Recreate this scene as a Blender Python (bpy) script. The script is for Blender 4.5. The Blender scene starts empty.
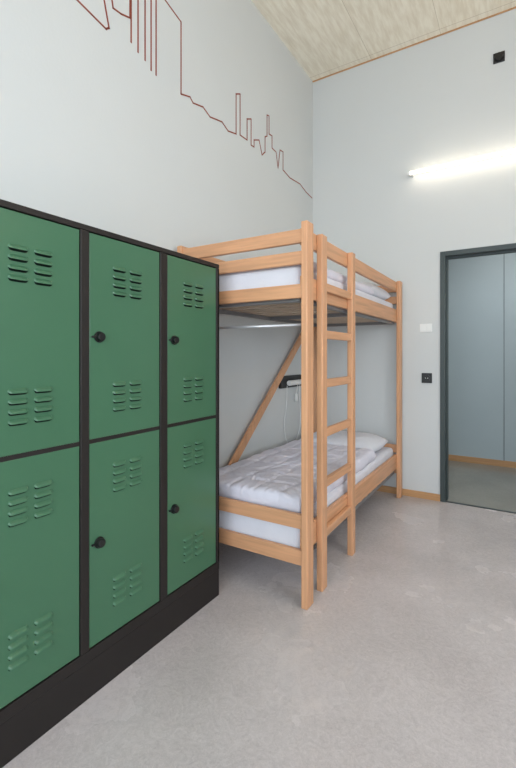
import bpy, bmesh, math, random
from mathutils import Vector, noise, Matrix
random.seed(3)
scene = bpy.context.scene
COL = scene.collection

# ------------------------------------------------ materials
def lin(c):
    return tuple(((v/255)/12.92 if v/255 <= 0.04045 else ((v/255+0.055)/1.055)**2.4) for v in c)

def mat(name, rgb, rough=0.5, metal=0.0, var=0.0, scale=(5,5,5), detail=4, bump=0.0, bscale=None, spec=0.5, rgb2=None, coat=0):
    m = bpy.data.materials.new(name); m.use_nodes = True
    nt = m.node_tree; b = nt.nodes['Principled BSDF']
    c = lin(rgb)
    b.inputs['Base Color'].default_value = (*c, 1)
    b.inputs['Roughness'].default_value = rough
    b.inputs['Metallic'].default_value = metal
    b.inputs['Specular IOR Level'].default_value = spec
    tc = nt.nodes.new('ShaderNodeTexCoord')
    if var > 0 or rgb2:
        mp = nt.nodes.new('ShaderNodeMapping'); mp.inputs['Scale'].default_value = scale
        n = nt.nodes.new('ShaderNodeTexNoise'); n.inputs['Scale'].default_value = 1; n.inputs['Detail'].default_value = detail
        r = nt.nodes.new('ShaderNodeValToRGB')
        c2 = lin(rgb2) if rgb2 else tuple(v*(1-var) for v in c)
        r.color_ramp.elements[0].position = 0.35; r.color_ramp.elements[0].color = (*c2, 1)
        r.color_ramp.elements[1].position = 0.65; r.color_ramp.elements[1].color = (*c, 1)
        nt.links.new(tc.outputs['Object'], mp.inputs['Vector'])
        nt.links.new(mp.outputs['Vector'], n.inputs['Vector'])
        nt.links.new(n.outputs['Fac'], r.inputs['Fac'])
        nt.links.new(r.outputs['Color'], b.inputs['Base Color'])
    if bump > 0:
        mp = nt.nodes.new('ShaderNodeMapping'); mp.inputs['Scale'].default_value = bscale or scale
        n = nt.nodes.new('ShaderNodeTexNoise'); n.inputs['Scale'].default_value = 1; n.inputs['Detail'].default_value = 5
        bp = nt.nodes.new('ShaderNodeBump'); bp.inputs['Strength'].default_value = bump; bp.inputs['Distance'].default_value = 0.01
        nt.links.new(tc.outputs['Object'], mp.inputs['Vector'])
        nt.links.new(mp.outputs['Vector'], n.inputs['Vector'])
        nt.links.new(n.outputs['Fac'], bp.inputs['Height'])
        nt.links.new(bp.outputs['Normal'], b.inputs['Normal'])
    return m

M_wall = mat('wall_paint', (210,212,211), 0.85, var=0.02, scale=(1.5,1.5,1.5), bump=0.05, bscale=(60,60,60), spec=0.2)
M_corr = mat('corridor_paint', (176,188,191), 0.6, var=0.03, scale=(2,2,2))
M_trimwood = mat('baseboard_wood', (200,152,104), 0.5, var=0.2, scale=(3,30,60))
WD = (220,164,122)
M_wx = mat('beech_x', WD, 0.42, var=0.2, scale=(2.5,45,45), detail=5)
M_wy = mat('beech_y', WD, 0.42, var=0.2, scale=(45,2.5,45), detail=5)
M_wz = mat('beech_z', WD, 0.42, var=0.2, scale=(45,45,2.5), detail=5)
M_green = mat('locker_green', (66,108,80), 0.30, var=0.04, scale=(3,3,3), bump=0.03, bscale=(150,150,150))
M_frame = mat('locker_frame_dark', (36,31,29), 0.5, var=0.1, scale=(4,4,4), spec=.35)
M_black = mat('black_plastic', (16,16,17), 0.35, var=0.05)
M_slot = mat('slot_dark', (18,30,24), 0.9, var=0.05, spec=.1)
M_dframe = mat('door_frame_steel', (58,68,68), 0.45, var=0.08)
M_white = mat('white_plastic', (235,235,232), 0.4, var=0.02)
M_metal = mat('grey_metal', (205,205,208), 0.35, metal=0.6, var=0.05)
M_slat = mat('slat_wood', (206,184,160), 0.6, var=0.15, scale=(3,40,40))
M_darkmetal = mat('frame_metal', (140,138,138), 0.45, metal=0.4, var=0.1)
M_matt = mat('mattress_fabric', (226,225,232), 0.9, var=0.04, scale=(8,8,8), bump=0.2, bscale=(90,90,90), spec=0.1)
M_duvet = mat('duvet_fabric', (224,221,231), 0.9, var=0.04, scale=(14,14,14), bump=0.35, bscale=(28,28,28), spec=0.1)
M_pill = mat('pillow_fabric', (230,230,236), 0.9, var=0.03, scale=(8,8,8), bump=0.3, bscale=(24,24,24), spec=0.1)
M_red = mat('skyline_paint', (146,66,48), 0.7, var=0.1, scale=(10,10,10))

def emis(name, rgb, s):
    m = bpy.data.materials.new(name); m.use_nodes = True
    b = m.node_tree.nodes['Principled BSDF']
    b.inputs['Base Color'].default_value = (*lin(rgb), 1)
    b.inputs['Emission Color'].default_value = (*lin(rgb), 1)
    b.inputs['Emission Strength'].default_value = s
    return m
M_tube = emis('tube_light', (255,241,220), 7.5)
M_fill_tube = emis('fill_tube_warm', (255,228,196), 30)  # glow of the added fill tube on the right wall

def floor_mat(name, a, b_, rough):
    m = bpy.data.materials.new(name); m.use_nodes = True
    nt = m.node_tree; b = nt.nodes['Principled BSDF']
    tc = nt.nodes.new('ShaderNodeTexCoord')
    n1 = nt.nodes.new('ShaderNodeTexNoise'); n1.inputs['Scale'].default_value = 1.6; n1.inputs['Detail'].default_value = 6
    n2 = nt.nodes.new('ShaderNodeTexNoise'); n2.inputs['Scale'].default_value = 60; n2.inputs['Detail'].default_value = 9; n2.inputs['Roughness'].default_value = 0.8
    n2.inputs['Distortion'].default_value = 2.5
    v = nt.nodes.new('ShaderNodeTexNoise'); v.inputs['Scale'].default_value = 14; v.inputs['Detail'].default_value = 3; v.inputs['Distortion'].default_value = 4
    mx = nt.nodes.new('ShaderNodeMath'); mx.operation = 'MULTIPLY_ADD'; mx.inputs[1].default_value = 0.35
    mh = nt.nodes.new('ShaderNodeMath'); mh.operation = 'MULTIPLY'; mh.inputs[1].default_value = 0.45
    mv = nt.nodes.new('ShaderNodeMath'); mv.operation = 'MULTIPLY_ADD'; mv.inputs[1].default_value = 0.2
    r = nt.nodes.new('ShaderNodeValToRGB')
    r.color_ramp.elements[0].position = 0.42; r.color_ramp.elements[0].color = (*lin(b_), 1)
    r.color_ramp.elements[1].position = 0.58; r.color_ramp.elements[1].color = (*lin(a), 1)
    for n in (n1, n2, v): nt.links.new(tc.outputs['Object'], n.inputs['Vector'])
    nt.links.new(n2.outputs['Fac'], mh.inputs[0]); nt.links.new(n1.outputs['Fac'], mx.inputs[0]); nt.links.new(mh.outputs[0], mx.inputs[2])
    nt.links.new(v.outputs['Fac'], mv.inputs[0]); nt.links.new(mx.outputs[0], mv.inputs[2])
    nt.links.new(mv.outputs[0], r.inputs['Fac']); nt.links.new(r.outputs['Color'], b.inputs['Base Color'])
    rr = nt.nodes.new('ShaderNodeMapRange'); rr.inputs['To Min'].default_value = rough-0.06; rr.inputs['To Max'].default_value = rough+0.10
    nt.links.new(n1.outputs['Fac'], rr.inputs['Value']); nt.links.new(rr.outputs['Result'], b.inputs['Roughness'])
    bp = nt.nodes.new('ShaderNodeBump'); bp.inputs['Strength'].default_value = 0.03; bp.inputs['Distance'].default_value = 0.005
    nt.links.new(n2.outputs['Fac'], bp.inputs['Height']); nt.links.new(bp.outputs['Normal'], b.inputs['Normal'])
    return m
M_floor = floor_mat('floor_screed', (208,200,199), (183,175,174), 0.24)
M_floorc = floor_mat('floor_corridor', (160,157,148), (146,142,134), 0.2)
M_ceil = mat('ceiling_panel', (246,238,220), 0.85, rgb2=(232,221,200), scale=(40,6,10), detail=6, bump=0.15, bscale=(60,60,60), spec=0.1)
M_joint = mat('ceiling_joint', (200,186,160), 0.9, var=0.05)

# ------------------------------------------------ geometry helpers
def finish(bm, name, m, parent=None, smooth=False, bevel=0.0, seg=2):
    bmesh.ops.recalc_face_normals(bm, faces=bm.faces)
    me = bpy.data.meshes.new(name); bm.to_mesh(me); bm.free()
    ob = bpy.data.objects.new(name, me); COL.objects.link(ob)
    for mm in (m if isinstance(m, (list, tuple)) else [m]): me.materials.append(mm)
    if smooth:
        for p in me.polygons: p.use_smooth = True
    if bevel > 0:
        bv = ob.modifiers.new('bevel', 'BEVEL'); bv.width = bevel; bv.segments = seg; bv.limit_method = 'ANGLE'
    if parent: ob.parent = parent
    return ob

def add_box(bm, x0, x1, y0, y1, z0, z1, mi=0):
    v = [bm.verts.new(p) for p in ((x0,y0,z0),(x1,y0,z0),(x1,y1,z0),(x0,y1,z0),(x0,y0,z1),(x1,y0,z1),(x1,y1,z1),(x0,y1,z1))]
    for f in ((0,3,2,1),(4,5,6,7),(0,1,5,4),(1,2,6,5),(2,3,7,6),(3,0,4,7)):
        fc = bm.faces.new([v[i] for i in f]); fc.material_index = mi

def boxes(name, lst, m, parent=None, bevel=0.0):
    bm = bmesh.new()
    for b in lst: add_box(bm, *b)
    return finish(bm, name, m, parent, bevel=bevel)

def empty(name, loc=(0,0,0)):
    e = bpy.data.objects.new(name, None); COL.objects.link(e); e.empty_display_size = 0.1
    return e

def cyl(bm, p0, p1, r0, r1=None, n=24, mi=0):
    r1 = r0 if r1 is None else r1
    p0, p1 = Vector(p0), Vector(p1); d = p1-p0
    q = d.to_track_quat('Z', 'Y').to_matrix().to_4x4(); q.translation = (p0+p1)/2
    g = bmesh.ops.create_cone(bm, cap_ends=True, segments=n, radius1=r0, radius2=r1, depth=d.length, matrix=q)
    for v in g['verts']:
        for f in v.link_faces: f.material_index = mi

# ------------------------------------------------ dimensions
XL, XR, YB, YR, H = -1.835, 2.3, 4.07, -2.3, 4.15
YC = 5.72

boxes('floor', [(XL-.15, XR+.15, YR-.15, YB, -.1, 0)], M_floor)
boxes('floor_corridor', [(-2.2, 2.6, YB, YC+.15, -.1, 0)], M_floorc)
boxes('wall_left', [(XL-.15, XL, YR-.15, YB+.15, 0, H)], M_wall)
wy0, wy1, wz0, wz1 = -1.3, 1.7, .95, 2.7
boxes('wall_right', [(XR, XR+.15, YR-.15, wy0, 0, H), (XR, XR+.15, wy1, YB+.15, 0, H),
                     (XR, XR+.15, wy0, wy1, 0, wz0), (XR, XR+.15, wy0, wy1, wz1, H)], M_wall)
rx0, rx1, rz0, rz1 = -1.3, 1.8, .8, 3.0
boxes('wall_rear', [(XL, rx0, YR-.15, YR, 0, H), (rx1, XR, YR-.15, YR, 0, H),
                    (rx0, rx1, YR-.15, YR, 0, rz0), (rx0, rx1, YR-.15, YR, rz1, H)], M_wall)
dx0, dx1, dz = -.60, .46, 2.215
boxes('wall_back', [(XL, dx0, YB, YB+.15, 0, H)], M_wall)
boxes('wall_back_right', [(dx1, XR, YB, YB+.15, 0, H)], M_wall)
boxes('wall_back_lintel', [(dx0, dx1, YB, YB+.15, dz, H)], M_wall)
def window(name, axis, a0, a1, z0, z1, c):
    L = []
    t = .06
    segs = [(a0, a1, z0, z0+t), (a0, a1, z1-t, z1), (a0, a0+t, z0+t, z1-t), (a1-t, a1, z0+t, z1-t), ((a0+a1)/2-t/2, (a0+a1)/2+t/2, z0+t, z1-t)]
    for (p, q, r, s) in segs:
        L.append((c, c+.06, p, q, r, s) if axis == 'x' else (p, q, c, c+.06, r, s))
    return boxes(name, L, M_white, bevel=.004)
window('window_1', 'x', wy0, wy1, wz0, wz1, XR+.05)
window('window_2', 'y', rx0, rx1, rz0, rz1, YR-.11)

# ceiling with panel joints
bm = bmesh.new()
add_box(bm, XL-.15, XR+.15, YR-.15, YB+.15, H, H+.12, 0)
x = XL+.62
while x < XR:
    add_box(bm, x-.0015, x+.0015, YR, YB, H-.001, H+.0005, 1); x += .62
y = YR+.3
while y < YB:
    add_box(bm, XL, XR, y-.0015, y+.0015, H-.001, H+.0005, 1); y += 2.0
finish(bm, 'ceiling', [M_ceil, M_joint])
boxes('trim_ceiling_back', [(XL, XR, YB-.006, YB, H-.012, H)], M_trimwood)

# baseboards
boxes('baseboard_back', [(XL, dx0, YB-.012, YB, 0, .06), (dx1, XR, YB-.012, YB, 0, .06)], M_trimwood, bevel=.002)
boxes('baseboard_left', [(XL, XL+.012, YR, YB-.012, 0, .06)], M_trimwood, bevel=.002)
boxes('baseboard_right', [(XR-.012, XR, YR, YB-.012, 0, .06)], M_trimwood, bevel=.002)

# corridor
boxes('wall_corridor', [(-2.2, 2.6, YC, YC+.15, 0, 2.8)], M_corr)
boxes('wall_corridor_left', [(-2.35, -2.2, YB+.15, YC+.15, 0, 2.8)], M_corr)
boxes('wall_corridor_right', [(2.6, 2.75, YB+.15, YC+.15, 0, 2.8)], M_corr)
boxes('ceiling_corridor', [(-2.35, 2.75, YB+.15, YC+.15, 2.8, 2.9)], M_wall)
boxes('baseboard_corridor', [(-2.2, 2.6, YC-.012, YC, 0, .07)], M_trimwood)
boxes('trim_corridor_seam', [(-.156, -.150, YC-.004, YC, .07, 2.8)], M_dframe)
bm = bmesh.new(); add_box(bm, -.4, 1.2, 4.75, 4.95, 2.76, 2.8, 0)
finish(bm, 'corridor_fill_light', emis('corridor_fill_glow', (245,246,246), 13), bevel=.005)  # unseen glowing box, added to brighten the corridor

# door frame (opening without leaf in view)
bm = bmesh.new()
f = .042
for (a, b_) in ((dx0, dx0+f), (dx1-f, dx1)):
    add_box(bm, a, b_, YB-.012, YB+.16, 0, dz)
add_box(bm, dx0+f, dx1-f, YB-.012, YB+.16, dz-f, dz)
add_box(bm, dx0+f, dx0+f+.010, YB+.05, YB+.12, 0, dz-f)
add_box(bm, dx1-f-.010, dx1-f, YB+.05, YB+.12, 0, dz-f)
add_box(bm, dx0+f+.010, dx1-f-.010, YB+.05, YB+.12, dz-f-.010, dz-f)
add_box(bm, dx0+f, dx1-f, YB+.0, YB+.03, 0, .004)
finish(bm, 'door_1', M_dframe, bevel=.002)

# ------------------------------------------------ lockers
FX = -1.385; BX = XL+.02
LY0, LY1, LT = .155, 1.852, 1.79
lock = empty('locker_cabinet')
cols = [(1.455, 1.829), (1.035, 1.409), (.624, .998), (.212, .586)]
bm = bmesh.new()
add_box(bm, BX, FX-.03, LY0+.02, LY1-.002, 0.02, LT-.001)
finish(bm, 'body', M_frame, lock)
L = [(BX, FX, LY0, LY1, LT-.022, LT), (BX, FX, LY0, LY1, .14, .182), (BX, FX-.001, LY0+.001, LY1-.001, 0, .14)]
edges = [LY0] + sorted([c[0] for c in cols] + [c[1] for c in cols]) + [LY1]
for i in range(0, len(edges), 2):
    L.append((FX-.05, FX, edges[i], edges[i+1], .182, LT-.022))
L.append((BX, FX, LY1-.012, LY1, .182, LT-.022))
L.append((BX, FX, LY0, LY0+.012, .182, LT-.022))
boxes('frame', L, M_frame, lock, bevel=.003)
boxes('shelf_rail', [(FX-.04, FX-.006, c[0], c[1], .955, .985) for c in cols], M_frame, lock)

def louver(bm, yc, zc, w=.066, h=.016, d=.010):
    # pressed louvre: rounded hood, open (dark) at lower edge
    n = 14; m_ = 5; rows = []
    def wf(s): return math.sqrt(max(0, 1-abs(s)**6.0))
    for j in range(m_+1):
        t = j/m_; row = []
        for i in range(n+1):
            s = -1+2*i/n
            wz = wf(s)
            z = zc + h*(0.5 - t)*(.45+.55*wz)
            prof = math.sin(min(1, t*1.05)*math.pi/2)
            xx = FX-.004 + .0005 + d*prof*wz**.7
            row.append(bm.verts.new((xx, yc+s*w/2, z)))
        rows.append(row)
    for j in range(m_):
        for i in range(n):
            bm.faces.new((rows[j][i], rows[j][i+1], rows[j+1][i+1], rows[j+1][i]))
    low = rows[-1]
    base = [bm.verts.new((FX-.0036, v.co.y, v.co.z-.006*wf(-1+2*i/n))) for i, v in enumerate(low)]
    for i in range(n):
        f_ = bm.faces.new((low[i], low[i+1], base[i+1], base[i])); f_.material_index = 1

for k, c in enumerate(cols):
    g = .003
    for (nm, z0, z1, groups, kz) in (('upper', .978, 1.765, (1.650, 1.184), 1.37), ('lower', .186, .962, (.860, .400), .574)):
        bm = bmesh.new(); add_box(bm, FX-.02, FX-.004, c[0]+g, c[1]-g, z0, z1)
        finish(bm, f'door_{nm}_{k+1}', M_green, lock, bevel=.0025)
        bm = bmesh.new(); yc = (c[0]+c[1])/2
        for gz in groups:
            for r in range(4):
                for s in (-.043, .043):
                    louver(bm, yc+s, gz-r*.033)
        finish(bm, f'louvers_{nm}_{k+1}', [M_green, M_slot], lock, smooth=False)
        bm = bmesh.new(); ky = c[0]+.045
        cyl(bm, (FX-.004, ky, kz), (FX+.003, ky, kz), .022)
        cyl(bm, (FX+.003, ky, kz), (FX+.017, ky, kz), .018, .016)
        add_box(bm, FX-.004, FX+.004, ky-.034, ky-.02, kz-.004, kz+.004)
        finish(bm, f'knob_{nm}_{k+1}', M_black, lock, bevel=.0015)

# ------------------------------------------------ bunk bed
bed = empty('bunk_bed')
X0, X1 = -1.80, -.918
Y0, Y1 = 1.97, 4.03
pt, pw = .036, .08
ZT = 1.972
for n_, (a, b_) in {'post_front_near': (X1-pt, Y0), 'post_front_far': (X1-pt, Y1-pw), 'post_wall_near': (X0, Y0), 'post_wall_far': (X0, Y1-pw)}.items():
    boxes(n_, [(a, a+pt, b_, b_+pw, 0, ZT+(.015 if n_ == 'post_front_near' else 0))], M_wz, bed, bevel=.005)
def endboards(nm, y):
    for i, (z0, z1) in enumerate(((1.88, 1.952), (1.77, 1.838), (1.595, 1.668), (.40, .474), (.212, .29))):
        boxes(f'{nm}_board_{i+1}', [(X0+pt, X1-pt, y, y+.026, z0, z1)], M_wx, bed, bevel=.004)
endboards('foot', Y0+.01)
endboards('head', Y1-.036)
for nm, a in (('front', X1-pt-.026), ('wall', X0+pt)):
    for i, (z0, z1) in enumerate(((1.875, 1.965), (1.60, 1.715), (.265, .39))):
        if nm == 'wall' and i == 0: z0, z1 = 1.88, 1.952
        boxes(f'side_{nm}_{i+1}', [(a, a+.026, Y0+.04, Y1-.04, z0, z1)], M_wy, bed, bevel=.004)
for n_, (a, w) in {'ladder_rail_1': (2.165, .07), 'ladder_rail_2': (2.655, .062)}.items():
    boxes(n_, [(X1-pt, X1, a, a+w, 0, 1.965)], M_wz, bed, bevel=.005)
for i, z in enumerate((1.682, 1.415, 1.14, .862, .578, .30)):
    boxes(f'ladder_rung_{i+1}', [(X1-pt+.002, X1-.006, 2.235, 2.655, z-.024, z+.024)], M_wy, bed, bevel=.005)
for nm, z in (('upper', 1.612), ('lower', .236)):
    L = []
    y = Y0+.12
    while y < Y1-.1:
        L.append((X0+.065, X1-.065, y, y+.055, z-.004, z+.010)); y += .13
    boxes(f'slats_{nm}', L, M_slat, bed)
    boxes(f'slat_frame_{nm}', [(X0+.064, X0+.09, Y0+.04, Y1-.04, z-.03, z-.004), (X1-.09, X1-.064, Y0+.04, Y1-.04, z-.03, z-.004),
                               (X0+.09, X1-.09, Y0+.06, Y0+.085, z-.03, z-.004), (X0+.09, X1-.09, 2.98, 3.005, z-.03, z-.004), (X0+.09, X1-.09, Y1-.085, Y1-.06, z-.03, z-.004)], M_darkmetal, bed)
bm = bmesh.new()
cyl(bm, (X0+pt, 2.01, 1.458), (X1-pt, 2.01, 1.458), .008)
finish(bm, 'cross_tube', M_metal, bed, smooth=True)
def beam(name, p0, p1, w, t, m, parent):
    p0, p1 = Vector(p0), Vector(p1); d = p1-p0; n = d.normalized()
    side = Vector((1,0,0)); up = side.cross(n)
    bm = bmesh.new(); vs = []
    for p in (p0, p1):
        for a, b_ in ((-1,-1),(1,-1),(1,1),(-1,1)):
            vs.append(bm.verts.new(p+side*a*t/2+up*b_*w/2))
    for f_ in ((0,1,2,3),(7,6,5,4),(0,4,5,1),(1,5,6,2),(2,6,7,3),(3,7,4,0)): bm.faces.new([vs[i] for i in f_])
    return finish(bm, name, m, parent, bevel=.003)
beam('diagonal_brace', (X0+.012, 2.02, .06), (X0+.012, 3.86, 1.60), .065, .022, M_wz, bed)

def soft(name, x0, x1, y0, y1, z0, z1, m, parent, nx=60, ny=120, amp=.02, edge=.05, seed=0, p=3.0, fine=1.0, quilt=0.0):
    """pillow/duvet like body: top and bottom sheets meeting in a rounded rim"""
    bm = bmesh.new(); top = []; bot = []
    th = z1-z0
    for j in range(ny+1):
        rt, rb = [], []
        for i in range(nx+1):
            u = -1+2*i/nx; v = -1+2*j/ny
            xx = (x0+x1)/2+u*(x1-x0)/2; yy = (y0+y1)/2+v*(y1-y0)/2
            ex = min(1, (1-abs(u))*(x1-x0)/2/edge); ey = min(1, (1-abs(v))*(y1-y0)/2/edge)
            k = (1-(1-ex)**p)**(1/p) * (1-(1-ey)**p)**(1/p)
            q = Vector((xx*3+seed, yy*3, seed))
            q2 = q + Vector((noise.noise(q*1.7), noise.noise(q*1.7+Vector((5,5,5))), 0))*.9
            w = noise.noise(q)*.4 + (0.5-abs(noise.noise(q2*1.6)))*.3 + (0.35-abs(noise.noise(q2*4.0)))*.4*fine + (0.35-abs(noise.noise(q2*9)))*.25*fine
            if quilt:
                cx = abs(math.sin(math.pi*(xx+.02*noise.noise(q*2))/.16)); cy = abs(math.sin(math.pi*(yy+.02*noise.noise(q*2+Vector((9,0,0))))/.2))
                w += quilt*(min(1, cx*2.2)*min(1, cy*2.2)-.7)
            zt = z0+th*.45 + (th*.55 + amp*w)*k
            jx = .012*noise.noise(Vector((yy*5, seed+3, 1))) * (1-ex); jy = .012*noise.noise(Vector((xx*5, seed+7, 1)))*(1-ey)
            rim = (i in (0, nx) or j in (0, ny))
            vt = bm.verts.new((xx+jx, yy+jy, zt)); rt.append(vt)
            rb.append(vt if rim else bm.verts.new((xx+jx, yy+jy, z0+th*.45*(1-k))))
        top.append(rt); bot.append(rb)
    for j in range(ny):
        for i in range(nx):
            bm.faces.new((top[j][i], top[j][i+1], top[j+1][i+1], top[j+1][i]))
            bm.faces.new((bot[j][i], bot[j+1][i], bot[j+1][i+1], bot[j][i+1]))
    return finish(bm, name, m, parent, smooth=True)

mx0, mx1 = X0+.068, X1-.068
for nm, z, t in (('upper', 1.624, .155), ('lower', .247, .205)):
    b_ = boxes(f'mattress_{nm}', [(mx0, mx1, Y0+.045, Y1-.045, z, z+t)], M_matt, bed, bevel=.03)
    b_.modifiers['bevel'].segments = 4
soft('duvet_lower', mx0+.005, mx1+.003, Y0+.05, 3.42, .445, .54, M_duvet, bed, nx=110, ny=200, amp=.026, edge=.06, seed=2, quilt=.35)
soft('duvet_upper', mx0+.005, mx1+.003, Y0+.05, 3.35, 1.765, 1.83, M_duvet, bed, nx=110, ny=200, amp=.03, edge=.06, seed=9, quilt=.3)
def pillow(name, x0, x1, y0, y1, z0, h, seed):
    return soft(name, x0, x1, y0, y1, z0, z0+h, M_pill, bed, nx=50, ny=46, amp=.026, edge=.19, seed=seed, p=2.2, fine=.7)
pillow('pillow_lower', mx0+.03, mx1-.03, 3.42, 3.93, .45, .14, 5)
pillow('pillow_upper', mx0+.03, mx1-.01, 3.36, 3.93, 1.765, .15, 6)

# ------------------------------------------------ reading lamp on left wall
rl = empty('reading_lamp')
boxes('bracket', [(XL, XL+.03, 3.33, 3.74, 1.0, 1.11)], M_black, rl, bevel=.004)
bm = bmesh.new()
cyl(bm, (XL+.06, 3.42, 1.045), (XL+.06, 3.76, 1.045), .024)
finish(bm, 'tube', M_white, rl, smooth=False, bevel=.004)
boxes('arm', [(XL+.028, XL+.06, 3.55, 3.59, 1.035, 1.055)], M_black, rl)
def wire(name, pts, r, m, parent):
    cu = bpy.data.curves.new(name, 'CURVE'); cu.dimensions = '3D'; cu.bevel_depth = r; cu.bevel_resolution = 2
    s = cu.splines.new('BEZIER'); s.bezier_points.add(len(pts)-1)
    for b_, p in zip(s.bezier_points, pts):
        b_.co = p; b_.handle_left_type = b_.handle_right_type = 'AUTO'
    ob = bpy.data.objects.new(name, cu); COL.objects.link(ob); cu.materials.append(m)
    if parent: ob.parent = parent
    return ob
wire('cord', [(XL+.03, 3.44, 1.02), (XL+.03, 3.43, .85), (XL+.02, 3.41, .65), (XL+.03, 3.45, .50), (XL+.02, 3.60, .47), (XL+.02, 3.72, .6), (XL+.02, 3.72, .9), (XL+.03, 3.70, 1.02)], .0035, M_white, rl)
boxes('cord_switch', [(XL+.015, XL+.035, 3.62, 3.66, .86, .93)], M_white, rl, bevel=.005)
wire('cord_switch_lead', [(XL+.04, 3.64, 1.02), (XL+.025, 3.64, .92)], .003, M_white, rl)

# ------------------------------------------------ linear tube wall lamp and added fill tube
wl = empty('wall_tube_lamp')
zl = 2.94; yl = YB-.085
bm = bmesh.new(); cyl(bm, (-.84, yl, zl), (.66, yl, zl), .014)
finish(bm, 'tube', M_tube, wl, smooth=True)
bm = bmesh.new()
for a in (-.86, .66): cyl(bm, (a, yl, zl), (a+.02, yl, zl), .016)
finish(bm, 'end_caps', M_white, wl)
boxes('holder', [(-.845, -.825, yl+.012, YB, zl-.01, zl+.01), (.645, .665, yl+.012, YB, zl-.01, zl+.01)], M_white, wl)
# unseen second tube, added on the right wall to warm the upper room
fill_lamp = empty('added_fill_tube')
xl = XR-.085; z2 = 3.1
bm = bmesh.new(); cyl(bm, (xl, .6, z2), (xl, 2.4, z2), .022)
finish(bm, 'fill_tube', M_fill_tube, fill_lamp, smooth=True)
bm = bmesh.new()
for a in (.58, 2.4): cyl(bm, (xl, a, z2), (xl, a+.02, z2), .024)
finish(bm, 'end_caps.001', M_white, fill_lamp)
boxes('holder.001', [(xl+.012, XR, .59, .61, z2-.01, z2+.01), (xl+.012, XR, 2.39, 2.41, z2-.01, z2+.01)], M_white, fill_lamp)

def plate(name, xc, zc, w, h, m, m2):
    e = empty(name)
    boxes('plate', [(xc-w/2, xc+w/2, YB-.01, YB, zc-h/2, zc+h/2)], m, e, bevel=.003)
    return e
e = plate('light_switch', -.72, 1.545, .105, .075, M_white, M_white)
boxes('rocker', [(-.765, -.722, YB-.014, YB-.008, 1.52, 1.57), (-.718, -.675, YB-.014, YB-.008, 1.52, 1.57)], M_white, e, bevel=.002)
e = plate('power_socket', -.712, 1.092, .088, .09, M_black, M_black)
bm = bmesh.new()
cyl(bm, (-.712, YB-.016, 1.092), (-.712, YB-.009, 1.092), .03)
finish(bm, 'socket_face', M_black, e)
bm = bmesh.new()
for dxx in (-.01, .01): cyl(bm, (-.712+dxx, YB-.0175, 1.092), (-.712+dxx, YB-.0158, 1.092), .003)
finish(bm, 'socket_holes', M_white, e)
e = plate('wall_box', -.145, 3.777, .085, .085, M_black, M_black)
bm = bmesh.new()
cyl(bm, (-.145, YB-.03, 3.777), (-.145, YB-.009, 3.777), .03, .034)
finish(bm, 'lens_housing', M_black, e)

# ------------------------------------------------ skyline painted on left wall
px = [[(77,0),(93,16),(106,29),(109,28),(104,0)], [(112,0),(113,8),(121,14),(130,18),(130,0)],
      [(131,0),(131,42)], [(138,0),(138,52)], [(145,0),(145,60)], [(151,0),(151,70)], [(156,0),(156,75)],
      [(165,0),(181,22),(181,94),(190,97),(193,103),(203,107),(210,117),(222,122),(228,131),(236,134),(236,94),(240,94),(240,135),(247,140),(247,119),(251,119),(251,145),(254,147),(254,140),(259,140),(262,155),(265,152),(265,137),(267,136),(267,115),(269,116),(269,134),(272,136),(272,148),(276,152),(278,168),(280,150),(283,152),(283,170),(290,178),(300,184),(306,192),(312,198)]]
# survey of the photographed wall -> wall-plane coordinates (y, z) in metres
S, C = math.sin(math.radians(31.6)), math.cos(math.radians(31.6))
out = []
for pl in px:
    o = []
    for (a, b_) in pl:
        u = (a-258)/425
        y = ((-XL)*C + (-XL)*S*u)/(S-C*u)
        Z = (-XL)*S + C*y
        o.append((round(y, 3), round(1.3+(355-b_)/425*Z, 3)))
    out.append(o)
bm = bmesh.new()
w = .0048
for pl in out:
    for (p, q) in zip(pl[:-1], pl[1:]):
        p, q = Vector(p), Vector(q); d = (q-p)
        if d.length < 1e-4: continue
        d.normalize(); n = Vector((-d.y, d.x))*w; p2 = p-d*w; q2 = q+d*w
        cs = (p2+n, q2+n, q2-n, p2-n)
        vs = [bm.verts.new((XL+.0015, c.x, c.y)) for c in cs]; vb = [bm.verts.new((XL, c.x, c.y)) for c in cs]
        bm.faces.new(vs)
        for i in range(4): bm.faces.new((vs[i], vs[(i+1) % 4], vb[(i+1) % 4], vb[i]))
finish(bm, 'wall_skyline_mural', M_red)

# ------------------------------------------------ light
def area(name, loc, rot, sx, sy, power, col):
    l = bpy.data.lights.new(name, 'AREA'); l.shape = 'RECTANGLE'; l.size = sx; l.size_y = sy; l.energy = power; l.color = col
    o = bpy.data.objects.new(name, l); COL.objects.link(o); o.location = loc; o.rotation_euler = rot
    return o
area('daylight_window_right', (XR+.3, (wy0+wy1)/2, (wz0+wz1)/2), (0, math.radians(90), 0), wz1-wz0, wy1-wy0, 78, (.81, .91, 1))
area('daylight_window_rear', ((rx0+rx1)/2, YR-.3, (rz0+rz1)/2), (math.radians(90), 0, 0), rx1-rx0, rz1-rz0, 138, (.82, .91, 1))
w_ = bpy.data.worlds.new('world'); scene.world = w_; w_.use_nodes = True
nt = w_.node_tree; bg = nt.nodes['Background']
sk = nt.nodes.new('ShaderNodeTexSky'); sk.sky_type = 'NISHITA'; sk.sun_disc = False; sk.sun_elevation = math.radians(35)
nt.links.new(sk.outputs['Color'], bg.inputs['Color']); bg.inputs['Strength'].default_value = .12

scene.view_settings.view_transform = 'Standard'
scene.view_settings.look = 'None'
scene.view_settings.exposure = 0.13

cam = bpy.data.cameras.new('camera'); co = bpy.data.objects.new('camera', cam); COL.objects.link(co)
co.location = (0, 0, 1.3); co.rotation_euler = (math.radians(90), 0, math.radians(31.6))
cam.sensor_width = 36; cam.lens = 425/768*36; cam.shift_y = -29/768; cam.clip_start = .02
scene.camera = co
